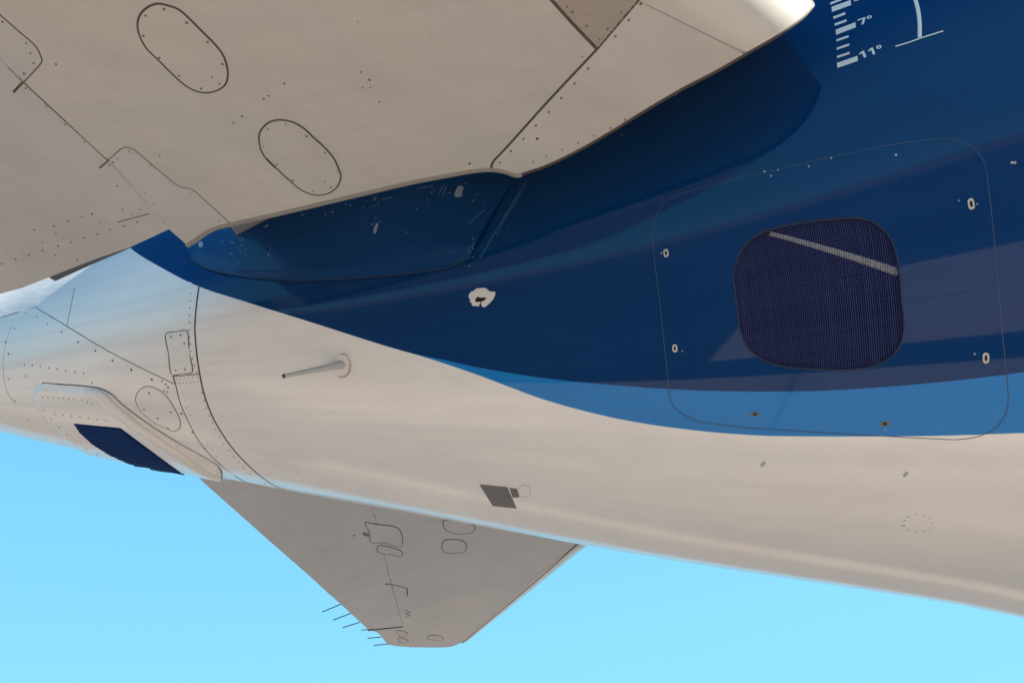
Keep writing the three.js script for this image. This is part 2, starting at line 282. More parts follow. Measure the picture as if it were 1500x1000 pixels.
// ---------------------------------------------------------------- fuselage skins
const doorPx = smooth([[957, 362], [957, 335], [964, 310], [984, 290], [1020, 277], [1060, 266], [1120, 253], [1200, 234], [1290, 215], [1350, 206], [1385, 203], [1410, 208], [1430, 220], [1443, 240], [1448, 270], [1456, 340], [1463, 420], [1469, 490], [1475, 550], [1477, 590], [1471, 610], [1456, 628], [1435, 638], [1405, 643], [1370, 642], [1330, 640], [1260, 636], [1180, 631], [1100, 626], [1050, 620], [1025, 617], [1005, 608], [990, 597], [983, 585], [976, 530], [965, 430], [960, 392]], true, 6);
const grillePx = smooth([[1075, 400], [1082, 375], [1095, 355], [1115, 341], [1140, 333], [1180, 325], [1220, 320.5], [1255, 319], [1280, 325], [1298, 340], [1310, 360], [1317, 390], [1322, 440], [1325, 480], [1319, 505], [1303, 525], [1280, 536], [1250, 541], [1200, 541], [1150, 537], [1120, 528], [1098, 512], [1086, 490], [1081, 460], [1077, 430]], true, 5);
const doorUV = onto(Fus, doorPx), grilleUV = onto(Fus, grillePx);
function skin(us, vs, uvOf, drop) {
  const pos = [], nor = [], uv = [], idx = [], nv = vs.length;
  for (const u of us) for (const v of vs) { const p = Fus.P(u, v), n = normalOf(Fus, u, v); pos.push(p.x, p.y, p.z); nor.push(n.x, n.y, n.z); uv.push(...uvOf(u, v)); }
  for (let i = 0; i < us.length - 1; i++) for (let j = 0; j < nv - 1; j++) {
    if (drop && [[0, 0], [1, 0], [0, 1], [1, 1]].every(([a, b]) => inside(drop, us[i + a], vs[j + b]))) continue;
    const a = i * nv + j, b = a + nv; idx.push(a, b, b + 1, a, b + 1, a + 1);
  } return rawGeo(pos, nor, uv, idx);
}
const range = (a, b, s) => { const n = Math.ceil((b - a) / s); return Array.from({ length: n + 1 }, (_, i) => a + (b - a) * i / n); };
const SEAM = -2.0265, thetas = range(-150, 62, 1.4).map((a) => a * RAD), crown = range(62, 210, 4).map((a) => a * RAD);
add('rear_fuselage', skin([...range(SEAM, 3.3, .04), ...range(3.5, 22.9, .4)], thetas, liveryUV, doorUV), liveryMaterial, airliner, 'glossy rear fuselage, navy above, light blue stripe, white belly');
add('fuselage_crown', skin([...range(SEAM, 3.3, .15), ...range(3.5, 22.9, .4)], crown, (u, v) => [u, v]), M.bluePlain);
const coneParts = group('tail_cone', airliner, 'white tail cone with seams, screws and a scoop');
add('cone_skin', skin(range(-5.45, SEAM, .05), thetas, liveryUV), liveryMaterial, coneParts);
add('cone_crown', skin(range(-5.45, SEAM, .15), crown, (u, v) => [u, v]), M.white, coneParts);
{ const g = new THREE.CircleGeometry(1, 32), p = g.attributes.position, b = body(-5.4); for (let i = 0; i < p.count; i++) { const q = Fus.P(-5.45, Math.atan2(p.getY(i), p.getX(i))); const r = Math.hypot(p.getX(i), p.getY(i)); p.setXYZ(i, lerp(-5.4, q.x, r), lerp(b[0], q.y, r), q.z * r); } g.computeVertexNormals(); add('exhaust_opening', g, M.hole, coneParts); }

// seams and fasteners of the tail cone
const K6 = (pts) => Z(pts, 0, 450, 3.3333);
const frame1 = smooth([[291, 419], [287, 450], [285, 480], [286, 500], [290, 535], [298, 575], [310, 608], [325, 635], [345, 662], [375, 692], [400, 710], [418, 717.5]], false, 4);
const frame2 = smooth([[253, 551], [257, 565], [263, 590], [275, 617], [290, 645], [308, 667], [330, 687], [352, 702], [380, 714]], false, 4);
const coneSeam = (pts, w, name = 'panel_seam', m = M.sealant) => add(name, bead(Fus, onto(Fus, pts), w), m, coneParts);
coneSeam(frame1, .0115); coneSeam(frame2, .0105); coneSeam(straight([[253, 551], [291, 548]], false, 4), .005);
const cowlEdge = smooth(K6([[0, 50], [100, 20], [160, 1]]), false, 4), cowlEdge2 = smooth(K6([[168, 1], [330, 98], [470, 183], [600, 254], [700, 304], [848, 374]]), false, 4);
coneSeam(cowlEdge, .007); coneSeam(cowlEdge2, .0095);
coneSeam(smooth(K6([[95, 22], [50, 110], [20, 220], [15, 300], [30, 400], [70, 470], [120, 550], [150, 592]]), false, 4), .0085);
coneSeam(straight([[109, 421], [97, 479]], false, 4), .003); coneSeam(smooth(K6([[585, 318], [612, 400], [650, 482]]), false, 4), .0035);
{ // the cowl plate that ends at the two edge lines
  const plate = [...smooth(K6([[168, 1], [330, 98], [470, 183], [600, 254], [700, 304], [848, 374]]), false, 8), ...smooth([[256, 562], [263, 590], [275, 617], [290, 645], [308, 667], [330, 687], [345, 697]], false, 8), ...[[300, 694], [250, 684], [180, 668], [120, 652], [60, 634], [30, 630]], ...smooth(K6([[100, 550], [70, 470], [30, 400], [15, 300], [20, 220], [50, 110], [95, 22], [120, 12]]), false, 8)];
  add('cowl_panel', sheet(Fus, onto(Fus, plate), .0016, -.002, liveryUV), liveryMaterial, coneParts);
}
{
  const p = smooth([[244, 489], [258, 486], [272, 484], [275, 500], [279, 525], [281, 543], [266, 546], [252, 549], [248, 525]], true, 3);
  const pl = add('cover_plate', sheet(Fus, onto(Fus, straight([[243, 488.5], [273, 484], [281, 545], [252, 549]], true, 4)), .0035, -.002), M.white, coneParts, 'small screwed rectangular cover plate beside the frame seam');
  const o = onto(Fus, smooth([[243, 488.5], [258, 486], [273, 484], [276.5, 515], [281, 545], [266, 547], [252, 549], [246.5, 518]], true, 3)); add('panel_seam', bead(Fus, o, .0045, .003, -.001, true), M.sealant, coneParts);
  stuff('screw', studs(Fus, [[250.5, 493.5], [264.5, 491], [270, 503], [257.5, 542], [271, 540.5]], .008, .005), M.rivet, coneParts);
  const rd = smooth(K6([[662, 440], [680, 405], [715, 385], [760, 395], [810, 430], [850, 490], [878, 550], [875, 590], [850, 605], [810, 590], [750, 560], [700, 520], [670, 480]]), true, 3), ro = onto(Fus, rd);
  add('round_access_panel', sheet(Fus, ro, .003, -.002), M.white, coneParts); add('panel_seam', bead(Fus, ro, .005, .0036, -.001, true), M.sealant, coneParts);
  stuff('screw', studs(Fus, K6([[728, 418], [703, 497], [833, 510], [820, 590], [770, 540]]), .009, .005), M.rivet, coneParts);
}
stuff('rivet', studs(Fus, [...K6([[125, 28], [180, 48], [230, 80], [300, 122, 1.3], [380, 170, 1.3], [465, 212, 1.3], [548, 260, 1.3], [640, 305, 1.5], [740, 352, 1.4], [820, 390, 1.3], [885, 518, 1.4], [938, 608, 1.2], [998, 690, 1.2], [1068, 762, 1.2], [118, 280], [157, 282], [196, 288], [238, 296], [278, 302], [320, 308], [365, 316], [407, 323], [448, 370], [125, 335], [40, 350], [40, 227, 1.3], [25, 170], [72, 457, 1.2], [135, 552], [70, 105], [790, 360], [808, 375], [800, 405], [815, 412]])], .0075, .003), M.rivet, coneParts);
stuff('rivet', studs(Fus, [...spaced([[279, 430], [277, 470], [279, 515], [288, 545]], 12), ...spaced([[296, 575], [303, 600], [313, 624], [326, 648], [345, 672], [365, 694]], 13), ...spaced([[264, 562], [272, 592], [284, 618], [299, 644], [318, 668]], 11).map((p) => [...p, .6]), ...spaced([[258, 555], [288, 552]], 6).map((p) => [...p, .7]), ...spaced([[262, 561], [290, 559]], 6).map((p) => [...p, .6]), [355, 683], [388, 707], [340, 703]], .0052, .0022), M.rivet, coneParts);

// scoop with a louvred outlet on the tail cone
{
  const sc = group('louvred_scoop', airliner, 'raised scoop on the tail cone with a dark blue louvred outlet');
  const outer = smooth(K6([[180, 380], [205, 371], [300, 378], [400, 385], [480, 396], [530, 420], [600, 480], [700, 555], [800, 622], [900, 682], [1000, 737], [1060, 777], [1079, 802], [1078, 835], [1020, 838], [940, 815], [900, 797], [800, 782], [650, 762], [540, 745], [460, 722], [380, 680], [300, 612], [230, 545], [182, 480], [163, 410]]), true, 3);
  const ou = onto(Fus, outer);
  const dist = (u, v) => { const p = Fus.P(u, v); let m = 9; for (const q of op) m = Math.min(m, p.distanceTo(q)); return m; }, op = ou.map((q) => Fus.P(...q));
  add('scoop_body', sheet(Fus, ou, (u, v) => .006 + .022 * sstep(dist(u, v), 0, .05), -.003, liveryUV, [.025, .02]), liveryMaterial, sc);
  const face = smooth(K6([[205, 425], [330, 432], [465, 455], [560, 548], [640, 600], [905, 800], [790, 785], [640, 748], [530, 705], [440, 650], [330, 560], [240, 490]]), true, 4);
  // the round lip along the forward edge
  const lipPx = smooth(K6([[440, 414], [500, 425], [560, 480], [660, 560], [780, 640], [900, 720], [1000, 783], [1062, 815]]), false, 5), lu = onto(Fus, lipPx), pts = lu.map(([u, v], i) => lift(Fus, u, v, .03));
  { const c = new THREE.CatmullRomCurve3(pts), N = 60, R = 12, pos = [], nor = [], uv = [], idx = [];
    for (let i = 0; i <= N; i++) { const p = c.getPoint(i / N), t = c.getTangent(i / N), k = Math.min(lu.length - 1, Math.round(i / N * (lu.length - 1))), n = normalOf(Fus, ...lu[k]), s = t.clone().cross(n).normalize(), w = .052 * Math.pow(Math.sin(Math.PI * clamp(.12 + i / N * .76, 0, 1)), .5), h = .034 * Math.pow(Math.sin(Math.PI * clamp(.08 + i / N * .8, 0, 1)), .5);
      for (let j = 0; j <= R; j++) { const f = j / R * Math.PI * 2, q = p.clone().addScaledVector(s, Math.cos(f) * w).addScaledVector(n, Math.sin(f) * h), m = s.clone().multiplyScalar(Math.cos(f) / w).addScaledVector(n, Math.sin(f) / h).normalize(); pos.push(q.x, q.y, q.z); nor.push(m.x, m.y, m.z); uv.push(i / N, j / R * .2); } }
    for (let i = 0; i < N; i++) for (let j = 0; j < R; j++) { const a = i * (R + 1) + j, b = a + R + 1; idx.push(a, b, b + 1, a, b + 1, a + 1); }
    add('scoop_lip', rawGeo(pos, nor, uv, idx), M.white, sc); }
  add('panel_seam', bead(Fus, onto(Fus, smooth(K6([[205, 369], [300, 376], [400, 383], [480, 394], [535, 418], [600, 476], [700, 551], [800, 617], [900, 677], [1000, 732], [1062, 772], [1081, 802], [1081, 842]]), false, 4)), .011, .002), M.seamDark, sc);  // dark line drawn as the shadow along the raised hood edge
  const out = K6([[372, 553], [600, 574], [905, 800], [790, 787], [640, 748], [540, 703], [460, 652], [400, 597]]), ol = onto(Fus, smooth(out.flatMap((p, i, a) => { const q = a[(i + 1) % a.length]; return [p, [lerp(p[0], q[0], .5), lerp(p[1], q[1], .5)]]; }), true, 3));
  const rim = onto(Fus, straight(out, true, 5)); add('outlet_back', sheet(Fus, rim, .0295, .0, undefined, [.03, .02]), M.louvreBack, sc);
  const A = out[0], B = out[1], C = out[2]; // louvre blades run across the outlet, parallel to its upper edge
  const oi = out; for (let k = 0; k < 15; k++) {
    const f = (k + .5) / 15, y = lerp(A[1] + 1, C[1] - 1.5, f), seg = [];
    for (let i = 0; i < oi.length; i++) { const a = oi[i], b = oi[(i + 1) % oi.length], sl = .10, ya = a[1] - sl * a[0], yb = b[1] - sl * b[0], yy = y - sl * lerp(A[0], C[0], f); if ((ya > yy) !== (yb > yy)) { const t = (yy - ya) / (yb - ya); seg.push([lerp(a[0], b[0], t), lerp(a[1], b[1], t)]); } }
    if (seg.length === 2) { const [a, b] = seg, t = Math.min(.25, 3.2 / Math.hypot(b[0] - a[0], b[1] - a[1])); seg[0] = [lerp(a[0], b[0], t), lerp(a[1], b[1], t)]; seg[1] = [lerp(b[0], a[0], t), lerp(b[1], a[1], t)]; }
    if (seg.length === 2) add('louvre_slat', bead(Fus, onto(Fus, straight(seg, false, 8)), .0095, .037, .029), M.louvre, sc);
  }
  stuff('rivet', studs({ ...Fus, P: (u, v) => lift(Fus, u, v, .029) }, K6([[225, 430], [250, 430], [275, 432], [300, 433], [325, 434], [350, 436], [375, 438], [415, 440], [440, 452], [462, 462], [280, 508], [322, 512], [362, 516], [404, 520], [445, 527], [487, 533], [530, 538], [230, 490], [262, 530], [300, 570], [340, 605], [385, 640], [430, 672], [480, 702]]), .0048, .002), M.rivet, sc);
}

// ---------------------------------------------------------------- access door with its wire screen
{
  const dr = group('access_door', airliner, 'large rounded access door with a fine wire screen in the blue flank');
  const cu = grilleUV.reduce((s, p) => s + p[0], 0) / grilleUV.length, cvv = grilleUV.reduce((s, p) => s + p[1], 0) / grilleUV.length;
  const rayOut = (poly, f) => { // where a line from the middle meets an outline
    const dx = Math.cos(f), dy = Math.sin(f) * .55; let best = 0; for (let i = 0; i < poly.length; i++) { const a = poly[i], b = poly[(i + 1) % poly.length], ex = b[0] - a[0], ey = b[1] - a[1], det = dx * ey - dy * ex; if (Math.abs(det) < 1e-12) continue; const ax = a[0] - cu, ay = a[1] - cvv, t = (ax * ey - ay * ex) / det, s = (ax * dy - ay * dx) / det; if (s >= -1e-6 && s <= 1 + 1e-6 && t > best) best = t; } return [cu + dx * best, cvv + dy * best]; };
  const NA = 220, NR = 10, pos = [], nor = [], uv = [], idx = [];
  for (let i = 0; i <= NA; i++) { const f = i / NA * 2 * Math.PI, a = rayOut(grilleUV, f), b = rayOut(doorUV, f);
    for (let j = -1; j <= NR + 1; j++) { const t = clamp(j / NR, 0, 1), u = lerp(a[0], b[0], t), v = lerp(a[1], b[1], t), d = j < 0 ? -.03 : j > NR ? -.002 : .003, p = lift(Fus, u, v, d), n = normalOf(Fus, u, v); if (j < 0) n.lerp(Fus.P(cu, cvv).sub(p).normalize(), .8).normalize(); pos.push(p.x, p.y, p.z); nor.push(n.x, n.y, n.z); uv.push(...liveryUV(u, v)); } }
  const w = NR + 3; for (let i = 0; i < NA; i++) for (let j = 0; j < w - 1; j++) { const a = i * w + j, b = a + w; idx.push(a, b, b + 1, a, b + 1, a + 1); }
  add('door_panel', rawGeo(pos, nor, uv, idx), liveryMaterial, dr);
  add('door_seam', bead(Fus, doorUV, .0042, .0036, -.001, true), M.doorSeam, dr);
  add('screen_rim', bead(Fus, grilleUV, .006, .0042, -.004, true), M.seamBlue, dr);
  const us = grilleUV.map((p) => p[0]), vs = grilleUV.map((p) => p[1]), u0 = Math.min(...us), u1 = Math.max(...us), v0 = Math.min(...vs), v1 = Math.max(...vs), wires = [], r = .0092, rv = .0092 / 1.95;
  const span = (ax, c) => { const o = []; for (let i = 0; i < grilleUV.length; i++) { const a = grilleUV[i], b = grilleUV[(i + 1) % grilleUV.length]; if ((a[ax] > c) !== (b[ax] > c)) { const t = (c - a[ax]) / (b[ax] - a[ax]); o.push(lerp(a[1 - ax], b[1 - ax], t)); } } return o.length >= 2 ? [Math.min(...o), Math.max(...o)] : null; };
  for (let u = u0 + r / 2; u < u1; u += r) { const s = span(0, u); if (s && s[1] - s[0] > .01) { const q = .0016 + .0009 * rnd(), du = (rnd() - .5) * .0012; wires.push(bead(Fus, range(s[0], s[1], .05).map((v) => [u + du, v]), q, -.008, -.010)); } }
  for (let v = v0 + rv / 2; v < v1; v += rv) { const s = span(1, v); if (s && s[1] - s[0] > .01) { const q = .0014 + .0008 * rnd(), dv = (rnd() - .5) * .0006; wires.push(bead(Fus, range(s[0], s[1], .1).map((u) => [u, v + dv]), q, -.0095, -.0115)); } }
  stuff('wire_screen', mergeGeometries(wires), M.wire, dr);
  const big = grilleUV.map(([u, v]) => [cu + (u - cu) * 1.06, cvv + (v - cvv) * 1.06]);
  add('duct_cavity', sheet(Fus, big, -.30, -.028, undefined, [.1, .08]), M.cavity, dr);
  { const a = Fus.hit(1128, 338), b = Fus.hit(1319, 397); const L = range(0, 1, .1).map((t) => [lerp(a[0], b[0], t), lerp(a[1], b[1], t)]); add('strut', bead(Fus, L, (t) => lerp(.016, .032, t), -.028, -.045), M.strut, dr, 'pale brace seen through the wire screen'); }
  const latch = (x, y, tall) => { const [u, v] = Fus.hit(x, y), ring = [], slot = [], a = tall ? .012 : .020, b = tall ? .022 : .011; for (let i = 0; i < 24; i++) { const f = i / 24 * 2 * Math.PI, c = Math.sign(Math.cos(f)) * Math.abs(Math.cos(f)) ** .7, s = Math.sign(Math.sin(f)) * Math.abs(Math.sin(f)) ** .7; ring.push([u + a * c, v + b * s / 1.9]); slot.push([u + a * .42 * c, v + b * .55 * s / 1.9]); }
    const o = add('latch', sheet(Fus, ring, .006, .0, undefined, [.03, .03]), tall ? M.latchPaint : M.rivet, dr); add('latch_slot', sheet(Fus, slot, .0068, .005, undefined, [.03, .03]), M.hole, dr); };
  latch(976, 371, true); latch(989, 510, true); latch(1423, 299, true); latch(1444.5, 524, true); latch(1106, 606, false); latch(1296.5, 620, false);
  stuff('rivet', studs(Fus, [[1313, 227, 1.4], [969, 371], [1000, 514, .8], [1432, 299, .8], [1428, 518], [1297, 629, .8], [1405, 294, .7], [1483, 238, 1.2], [1120, 251], [1185, 244], [1140, 249], [1218, 232], [1130, 258]], .0052, .003), M.latchPaint, dr);
}

// ---------------------------------------------------------------- trim scale printed on the flank
{
  const sc = group('trim_scale', airliner, 'white trim angle scale with tick marks reading 7 and 11 degrees'), k4 = (p) => Z(p, 1100, 0, 3.745);
  const bar = (a, b, t) => { const [p, q] = k4([a, b]), dx = q[0] - p[0], dy = q[1] - p[1], L = Math.hypot(dx, dy), h = t / 3.745 / 2, nx = -dy / L * h * .25, ny = h; // ends cut upright
    return onto(Fus, [[p[0] - nx, p[1] - ny], [q[0] - nx, q[1] - ny], [q[0] + nx, q[1] + ny], [p[0] + nx, p[1] + ny]]); };
  for (const [a, b, t] of [[[437, 20], [500, -4], 11], [[445, 52], [550, 14], 27], [[454, 98], [520, 73], 12], [[461, 136], [526, 112], 12], [[468, 177], [576, 136], 27], [[471, 222], [538, 199], 11], [[472, 268], [541, 244], 11], [[474, 313], [543, 290], 11], [[475, 359], [588, 320], 27]]) add('tick_mark', sheet(Fus, bar(a, b, t), .0012, -.0005), M.print, sc);
  const arc = k4([[886, -60], [905, 0], [920, 60], [927, 120], [928, 205]]); add('scale_line', bead(Fus, onto(Fus, smooth(arc, false, 4)), .016, .0012, -.0005), M.print, sc);
  add('scale_line', bead(Fus, onto(Fus, k4([[795, 254], [880, 228], [930, 209], [1057, 169]])), .0062, .0016, -.0005), M.print, sc);
  const font = await new FontLoader().loadAsync('fonts/droid/droid_sans_bold.typeface.json');
  const write = (text, px, py, ex, ey, h) => { const [u, v] = Fus.hit(px, py), [ue, ve] = Fus.hit(ex, ey), A = Fus.P(u, v), k = (ve - v) / (ue - u), gs = [];
    for (const shp of font.generateShapes(text, h)) { const g = new THREE.ShapeGeometry(shp, 6), p = g.attributes.position, n = []; for (let i = 0; i < p.count; i++) { const uu = u + p.getX(i) * 1.25, vv = v + p.getX(i) * 1.25 * k + p.getY(i) / 1.9, q = lift(Fus, uu, vv, .0012), m = normalOf(Fus, uu, vv); p.setXYZ(i, q.x, q.y, q.z); n.push(m.x, m.y, m.z); } g.setAttribute('normal', new THREE.Float32BufferAttribute(n, 3)); gs.push(g); }
    add('numeral', mergeGeometries(gs), M.print, sc); };
  write('11º', 1100 + 600 / 3.745, 325 / 3.745, 1100 + 720 / 3.745, 284 / 3.745, .041); write('7º', 1100 + 598 / 3.745, 140 / 3.745, 1100 + 680 / 3.745, 112 / 3.745, .041); write('3º', 1100 + 566 / 3.745, 10 / 3.745, 1100 + 640 / 3.745, -14 / 3.745, .041);
}

// ---------------------------------------------------------------- small things on the fuselage
{
  const rp = group('paint_patch', airliner, 'ragged white patch with a dark hole in the navy paint'), k8 = (p) => Z(p, 550, 230, 3.745);
  add('patch', sheet(Fus, onto(Fus, straight(k8([[511, 768], [514, 752], [526, 738], [540, 733], [552, 722], [570, 719], [600, 717], [612, 724], [628, 737], [645, 738], [658, 740], [656, 757], [650, 772], [640, 786], [626, 802], [612, 815], [597, 824], [586, 822], [581, 812], [582, 798], [572, 804], [566, 820], [550, 816], [534, 817], [526, 806], [529, 797], [517, 796], [521, 784]]), true, 3)), .0016, -.001, undefined, [.03, .03]), M.patch, rp);
  add('hole', sheet(Fus, onto(Fus, straight(k8([[546, 788], [552, 774], [562, 766], [575, 771], [607, 770], [603, 784], [588, 790], [582, 797], [570, 793], [556, 797]]), true, 3)), .0022, .001, undefined, [.03, .03]), M.hole, rp);
  const dm = group('drain_mast', airliner, 'white drain mast on a round base sticking out of the belly'), ctr = Fus.hit(499, 535), N = normalOf(Fus, ...ctr), C = Fus.P(...ctr);
  const ring = smooth([[512, 518], [513.5, 530], [513, 541], [509, 549], [502, 551.5], [493, 551], [487, 545], [486, 534], [489, 524], [497, 519], [505, 516]], true, 2); add('mast_base', sheet(Fus, onto(Fus, ring), .008, -.002), M.white, dm);
  add('base_seal', bead(Fus, onto(Fus, smooth([[500.5, 519], [507, 519], [511.5, 526], [512.5, 536], [510, 546], [504, 551], [497, 551.5]], false, 2)), .012, .008), M.stain, dm);
  const tip = EYE.clone().addScaledVector(sight(416, 550.5), C.distanceTo(EYE) - .16), root = lift(Fus, ...Fus.hit(499, 534), .0); // blade of oval section, swept aft
  { const ax = tip.clone().sub(root), up = N.clone().addScaledVector(ax.clone().normalize(), -N.dot(ax.clone().normalize())).normalize(), sd = ax.clone().normalize().cross(up), R = 14, L = 12, pos = [], nor = [], uv = [], idx = [];
    for (let i = 0; i <= L; i++) { const t = i / L, p = root.clone().addScaledVector(ax, t), w = lerp(.025, .010, Math.pow(t, .6)), h = lerp(.036, .013, t); for (let j = 0; j <= R; j++) { const f = j / R * 2 * Math.PI, q = p.clone().addScaledVector(sd, Math.cos(f) * w).addScaledVector(up, Math.sin(f) * h), m = sd.clone().multiplyScalar(Math.cos(f) / w).addScaledVector(up, Math.sin(f) / h).normalize(); pos.push(q.x, q.y, q.z); nor.push(m.x, m.y, m.z); uv.push(t, j / R); } }
    for (let i = 0; i < L; i++) for (let j = 0; j < R; j++) { const a = i * (R + 1) + j, b = a + R + 1; idx.push(a, b, b + 1, a, b + 1, a + 1); }
    add('mast', rawGeo(pos, nor, uv, idx), M.greyCool, dm); const e = new THREE.SphereGeometry(.0125, 10, 8); e.translate(tip.x, tip.y, tip.z); add('mast_tip', e, M.sealant, dm); }
  add('placard', sheet(Fus, onto(Fus, straight([[702, 709], [743, 713], [757, 744.5], [722, 741]], true, 6)), .0012, -.0005), M.placard, airliner, 'dark grey slanted placard on the white belly');
  add('placard', sheet(Fus, onto(Fus, straight([[746, 714], [757, 715.5], [761, 728], [751, 728.5]], true, 6)), .0012, -.0005), M.placard, airliner, 'small dark placard beside the larger one on the belly');
  const dots = (x, y, rx, ry, n) => Array.from({ length: n }, (_, i) => [x + rx * Math.cos(i / n * 6.283), y + ry * Math.sin(i / n * 6.283), .8 + .5 * rnd()]);
  stuff('rivet', studs(Fus, [...dots(768, 719, 9, 9, 14), ...dots(1345, 766, 21, 13, 11), [1322, 770], [1326, 762]], .0042, .002), M.stain, airliner);
  for (const [x, y] of [[1118, 679], [1327, 694]]) add('stain', sheet(Fus, onto(Fus, smooth([[x - 4, y + 3], [x - 2, y - 1], [x + 2, y - 4], [x + 4, y - 2], [x + 2, y + 2], [x, y + 4]], true, 2)), .001, -.0005), M.stain, airliner);
  stuff('rivet', studs(Fus, [[437, 692], [1487, 238, 1.2]], .006, .003), M.stain, airliner);
}

// ---------------------------------------------------------------- fairing plate between fuselage and stabilizer root
const rootPx = [[272, 357.5], [284, 350], [300, 338.5], [316, 331], [335, 326.5], [400, 312], [500, 288.5], [600, 265], [660, 253.5], [695, 247.5], [720, 246], [740, 249], [757, 254.5], [775, 249.5], [800, 241], [850, 217], [900, 188], [950, 157], [1000, 128], [1050, 102], [1100, 73], [1130, 56], [1155, 40], [1175, 25], [1187, 12], [1194, 0], [1198, -14]];
const rootUV = onto(Stb, smooth(rootPx, false, 7));
{
  const fp = group('root_fairing', airliner, 'scuffed navy fairing plate below the stabilizer root');
  const lowPx = smooth([[273, 359], [276, 374], [290, 388], [312, 397], [345, 404], [400, 410], [450, 411.5], [540, 407], [600, 401], [640, 396], [668, 389], [688, 379]], false, 5), lowUV = onto(Fus, lowPx);
  const vLow = (u) => { let k = 0; while (k < lowUV.length - 2 && u > lowUV[k + 1][0]) k++; const a = lowUV[k], b = lowUV[k + 1]; return lerp(a[1], b[1], clamp((u - a[0]) / Math.max(1e-4, b[0] - a[0]), 0, 1)); };
  const uMin = lowUV[0][0], uEnd = lowUV[lowUV.length - 1][0], corner = Fus.hit(759, 252), uMax = corner[0];
  const rise = (u, v) => { const b = body(u)[1], h = Math.max(0, (v - vLow(u)) * b), f = sstep(uMax - u, .0, .75) * sstep(u - uMin, -.02, .25); return .012 * sstep(uMax - u, -.02, .25) + (.016 * sstep(h, -.01, .06) + Math.min(.62, .20 * h + .55 * h * h)) * f; };
  const top = [corner, ...range(uEnd, uMax, .05).slice(1, -1).reverse().map((u) => [u, Math.min(1.35, vLow(u) + .62)]), ...[...lowUV].reverse().map(([u]) => [u, Math.min(1.35, vLow(u) + .62)])];
  const satinLifted = liveryMaterial.clone(); satinLifted.clearcoatRoughnessMap = null; satinLifted.clearcoatMap = null; satinLifted.clearcoat = .55; satinLifted.clearcoatRoughness = .2; satinLifted.color.setRGB(1.3, 1.15, 1.06);  // colour lifted to make up for light lost under the stabilizer
  add('fairing_plate', sheet(Fus, [...lowUV, ...top], rise, 0, liveryUV, [.02, .010]), satinLifted, fp);
  add('fairing_edge', bead(Fus, lowUV, .006, .0135, .008), M.seamBlue, fp);  // dark bead standing in for the shadow line below the plate
  const F2 = { P: (u, v) => lift(Fus, u, v, rise(u, v)), sgn: Fus.sgn, cell: [.02, .02], hit: (x, y) => { // where the sight line meets the flared plate
    let [u, v] = Fus.hit(x, y); const d = sight(x, y); for (let i = 0; i < 40; i++) { const p = lift(Fus, u, v, rise(u, v)), t = p.clone().sub(EYE).dot(d), q = EYE.clone().addScaledVector(d, t), e = q.sub(p), a = Fus.P(u + .001, v).sub(Fus.P(u, v)).multiplyScalar(1000), b = Fus.P(u, v + .001).sub(Fus.P(u, v)).multiplyScalar(1000); u += .5 * e.dot(a) / a.lengthSq(); v += .5 * e.dot(b) / b.lengthSq(); } return [u, v]; } };
  const k7 = (p) => Z(p, 250, 230, 3.745), k8 = (p) => Z(p, 550, 230, 3.745), blot = (p) => sheet(F2, onto(F2, straight(p, true, 3)), .0012, -.001, undefined, [.03, .03]);
  const chips = [k7([[1110, 415], [1116, 385], [1130, 362], [1138, 366], [1134, 385], [1124, 420]]), k8([[432, 212], [437, 188], [452, 160], [468, 155], [484, 168], [476, 190], [474, 214], [450, 222]]), k7([[515, 382], [528, 370], [534, 376], [520, 388]]), k7([[150, 470], [170, 462], [178, 482], [165, 498], [152, 490]])].map(blot);
  for (let i = 0; i < 34; i++) { const x = 300 + 410 * rnd(), y0 = 330 - (x - 300) * .17, y = y0 + 4 + (rnd() ** 2) * 60, r = .5 + .8 * rnd(); chips.push(blot([[x - r, y], [x, y - r * .8], [x + r * (1 + rnd()), y], [x, y + r]])); }
  for (const x of [355, 548, 690]) for (let i = 0; i < 16; i++) { const xx = x + (rnd() - .5) * 12, y = (x === 690 ? 345 : 330) + rnd() * 45 - (x === 548 ? 45 : 0), r = .4 + .6 * rnd(); chips.push(blot([[xx - r, y], [xx, y - r], [xx + r, y], [xx, y + r]])); }
  stuff('paint_chip', mergeGeometries(chips), M.scratch, fp);
  const scr = [[[612, 276], [634, 272.5]], [[642, 286], [650, 270]], [[648, 288], [654, 272]], [[560, 292], [575, 289]]].map((l) => bead(F2, onto(F2, straight(l, false, 4)), .0035, .001, -.0005)); stuff('paint_scratch', mergeGeometries(scr), M.seamPale, fp);
}

// ---------------------------------------------------------------- horizontal stabilizers
const xHinge = (s) => -1.287 - .197 * s;
const wHinge = (S, s) => xHinge(s) - S.xK(s);
const wrap = .93 * Math.PI;
function upperSkin(S, s0, s1, wAft, thick) {               // upper surface from the wrapped nose back to the hinge, and the tip
  const pos = [], nor = [], uv = [], idx = [], A = 30, B = 14, P = (e, c) => { const s = lerp(s0, s1, e), n = S.P(wrap * S.D(s), s), h = S.P(wAft(s), s), y = lerp(h.y + thick(s), n.y, Math.sqrt(c)) + .35 * thick(s) * Math.sin(Math.PI * c); return V3(lerp(h.x, n.x, c), c === 1 ? n.y : y, S.side * s); };
  for (let i = 0; i <= A; i++) for (let j = 0; j <= B; j++) { const p = P(i / A, j / B); pos.push(p.x, p.y, p.z); nor.push(0, 1, 0); uv.push(p.x, p.z); }
  for (let i = 0; i < A; i++) for (let j = 0; j < B; j++) { const a = i * (B + 1) + j, b = a + B + 1; idx.push(a, b, b + 1, a, b + 1, a + 1); }
  const g = rawGeo(pos, nor, uv, idx); g.computeVertexNormals(); return g;
}
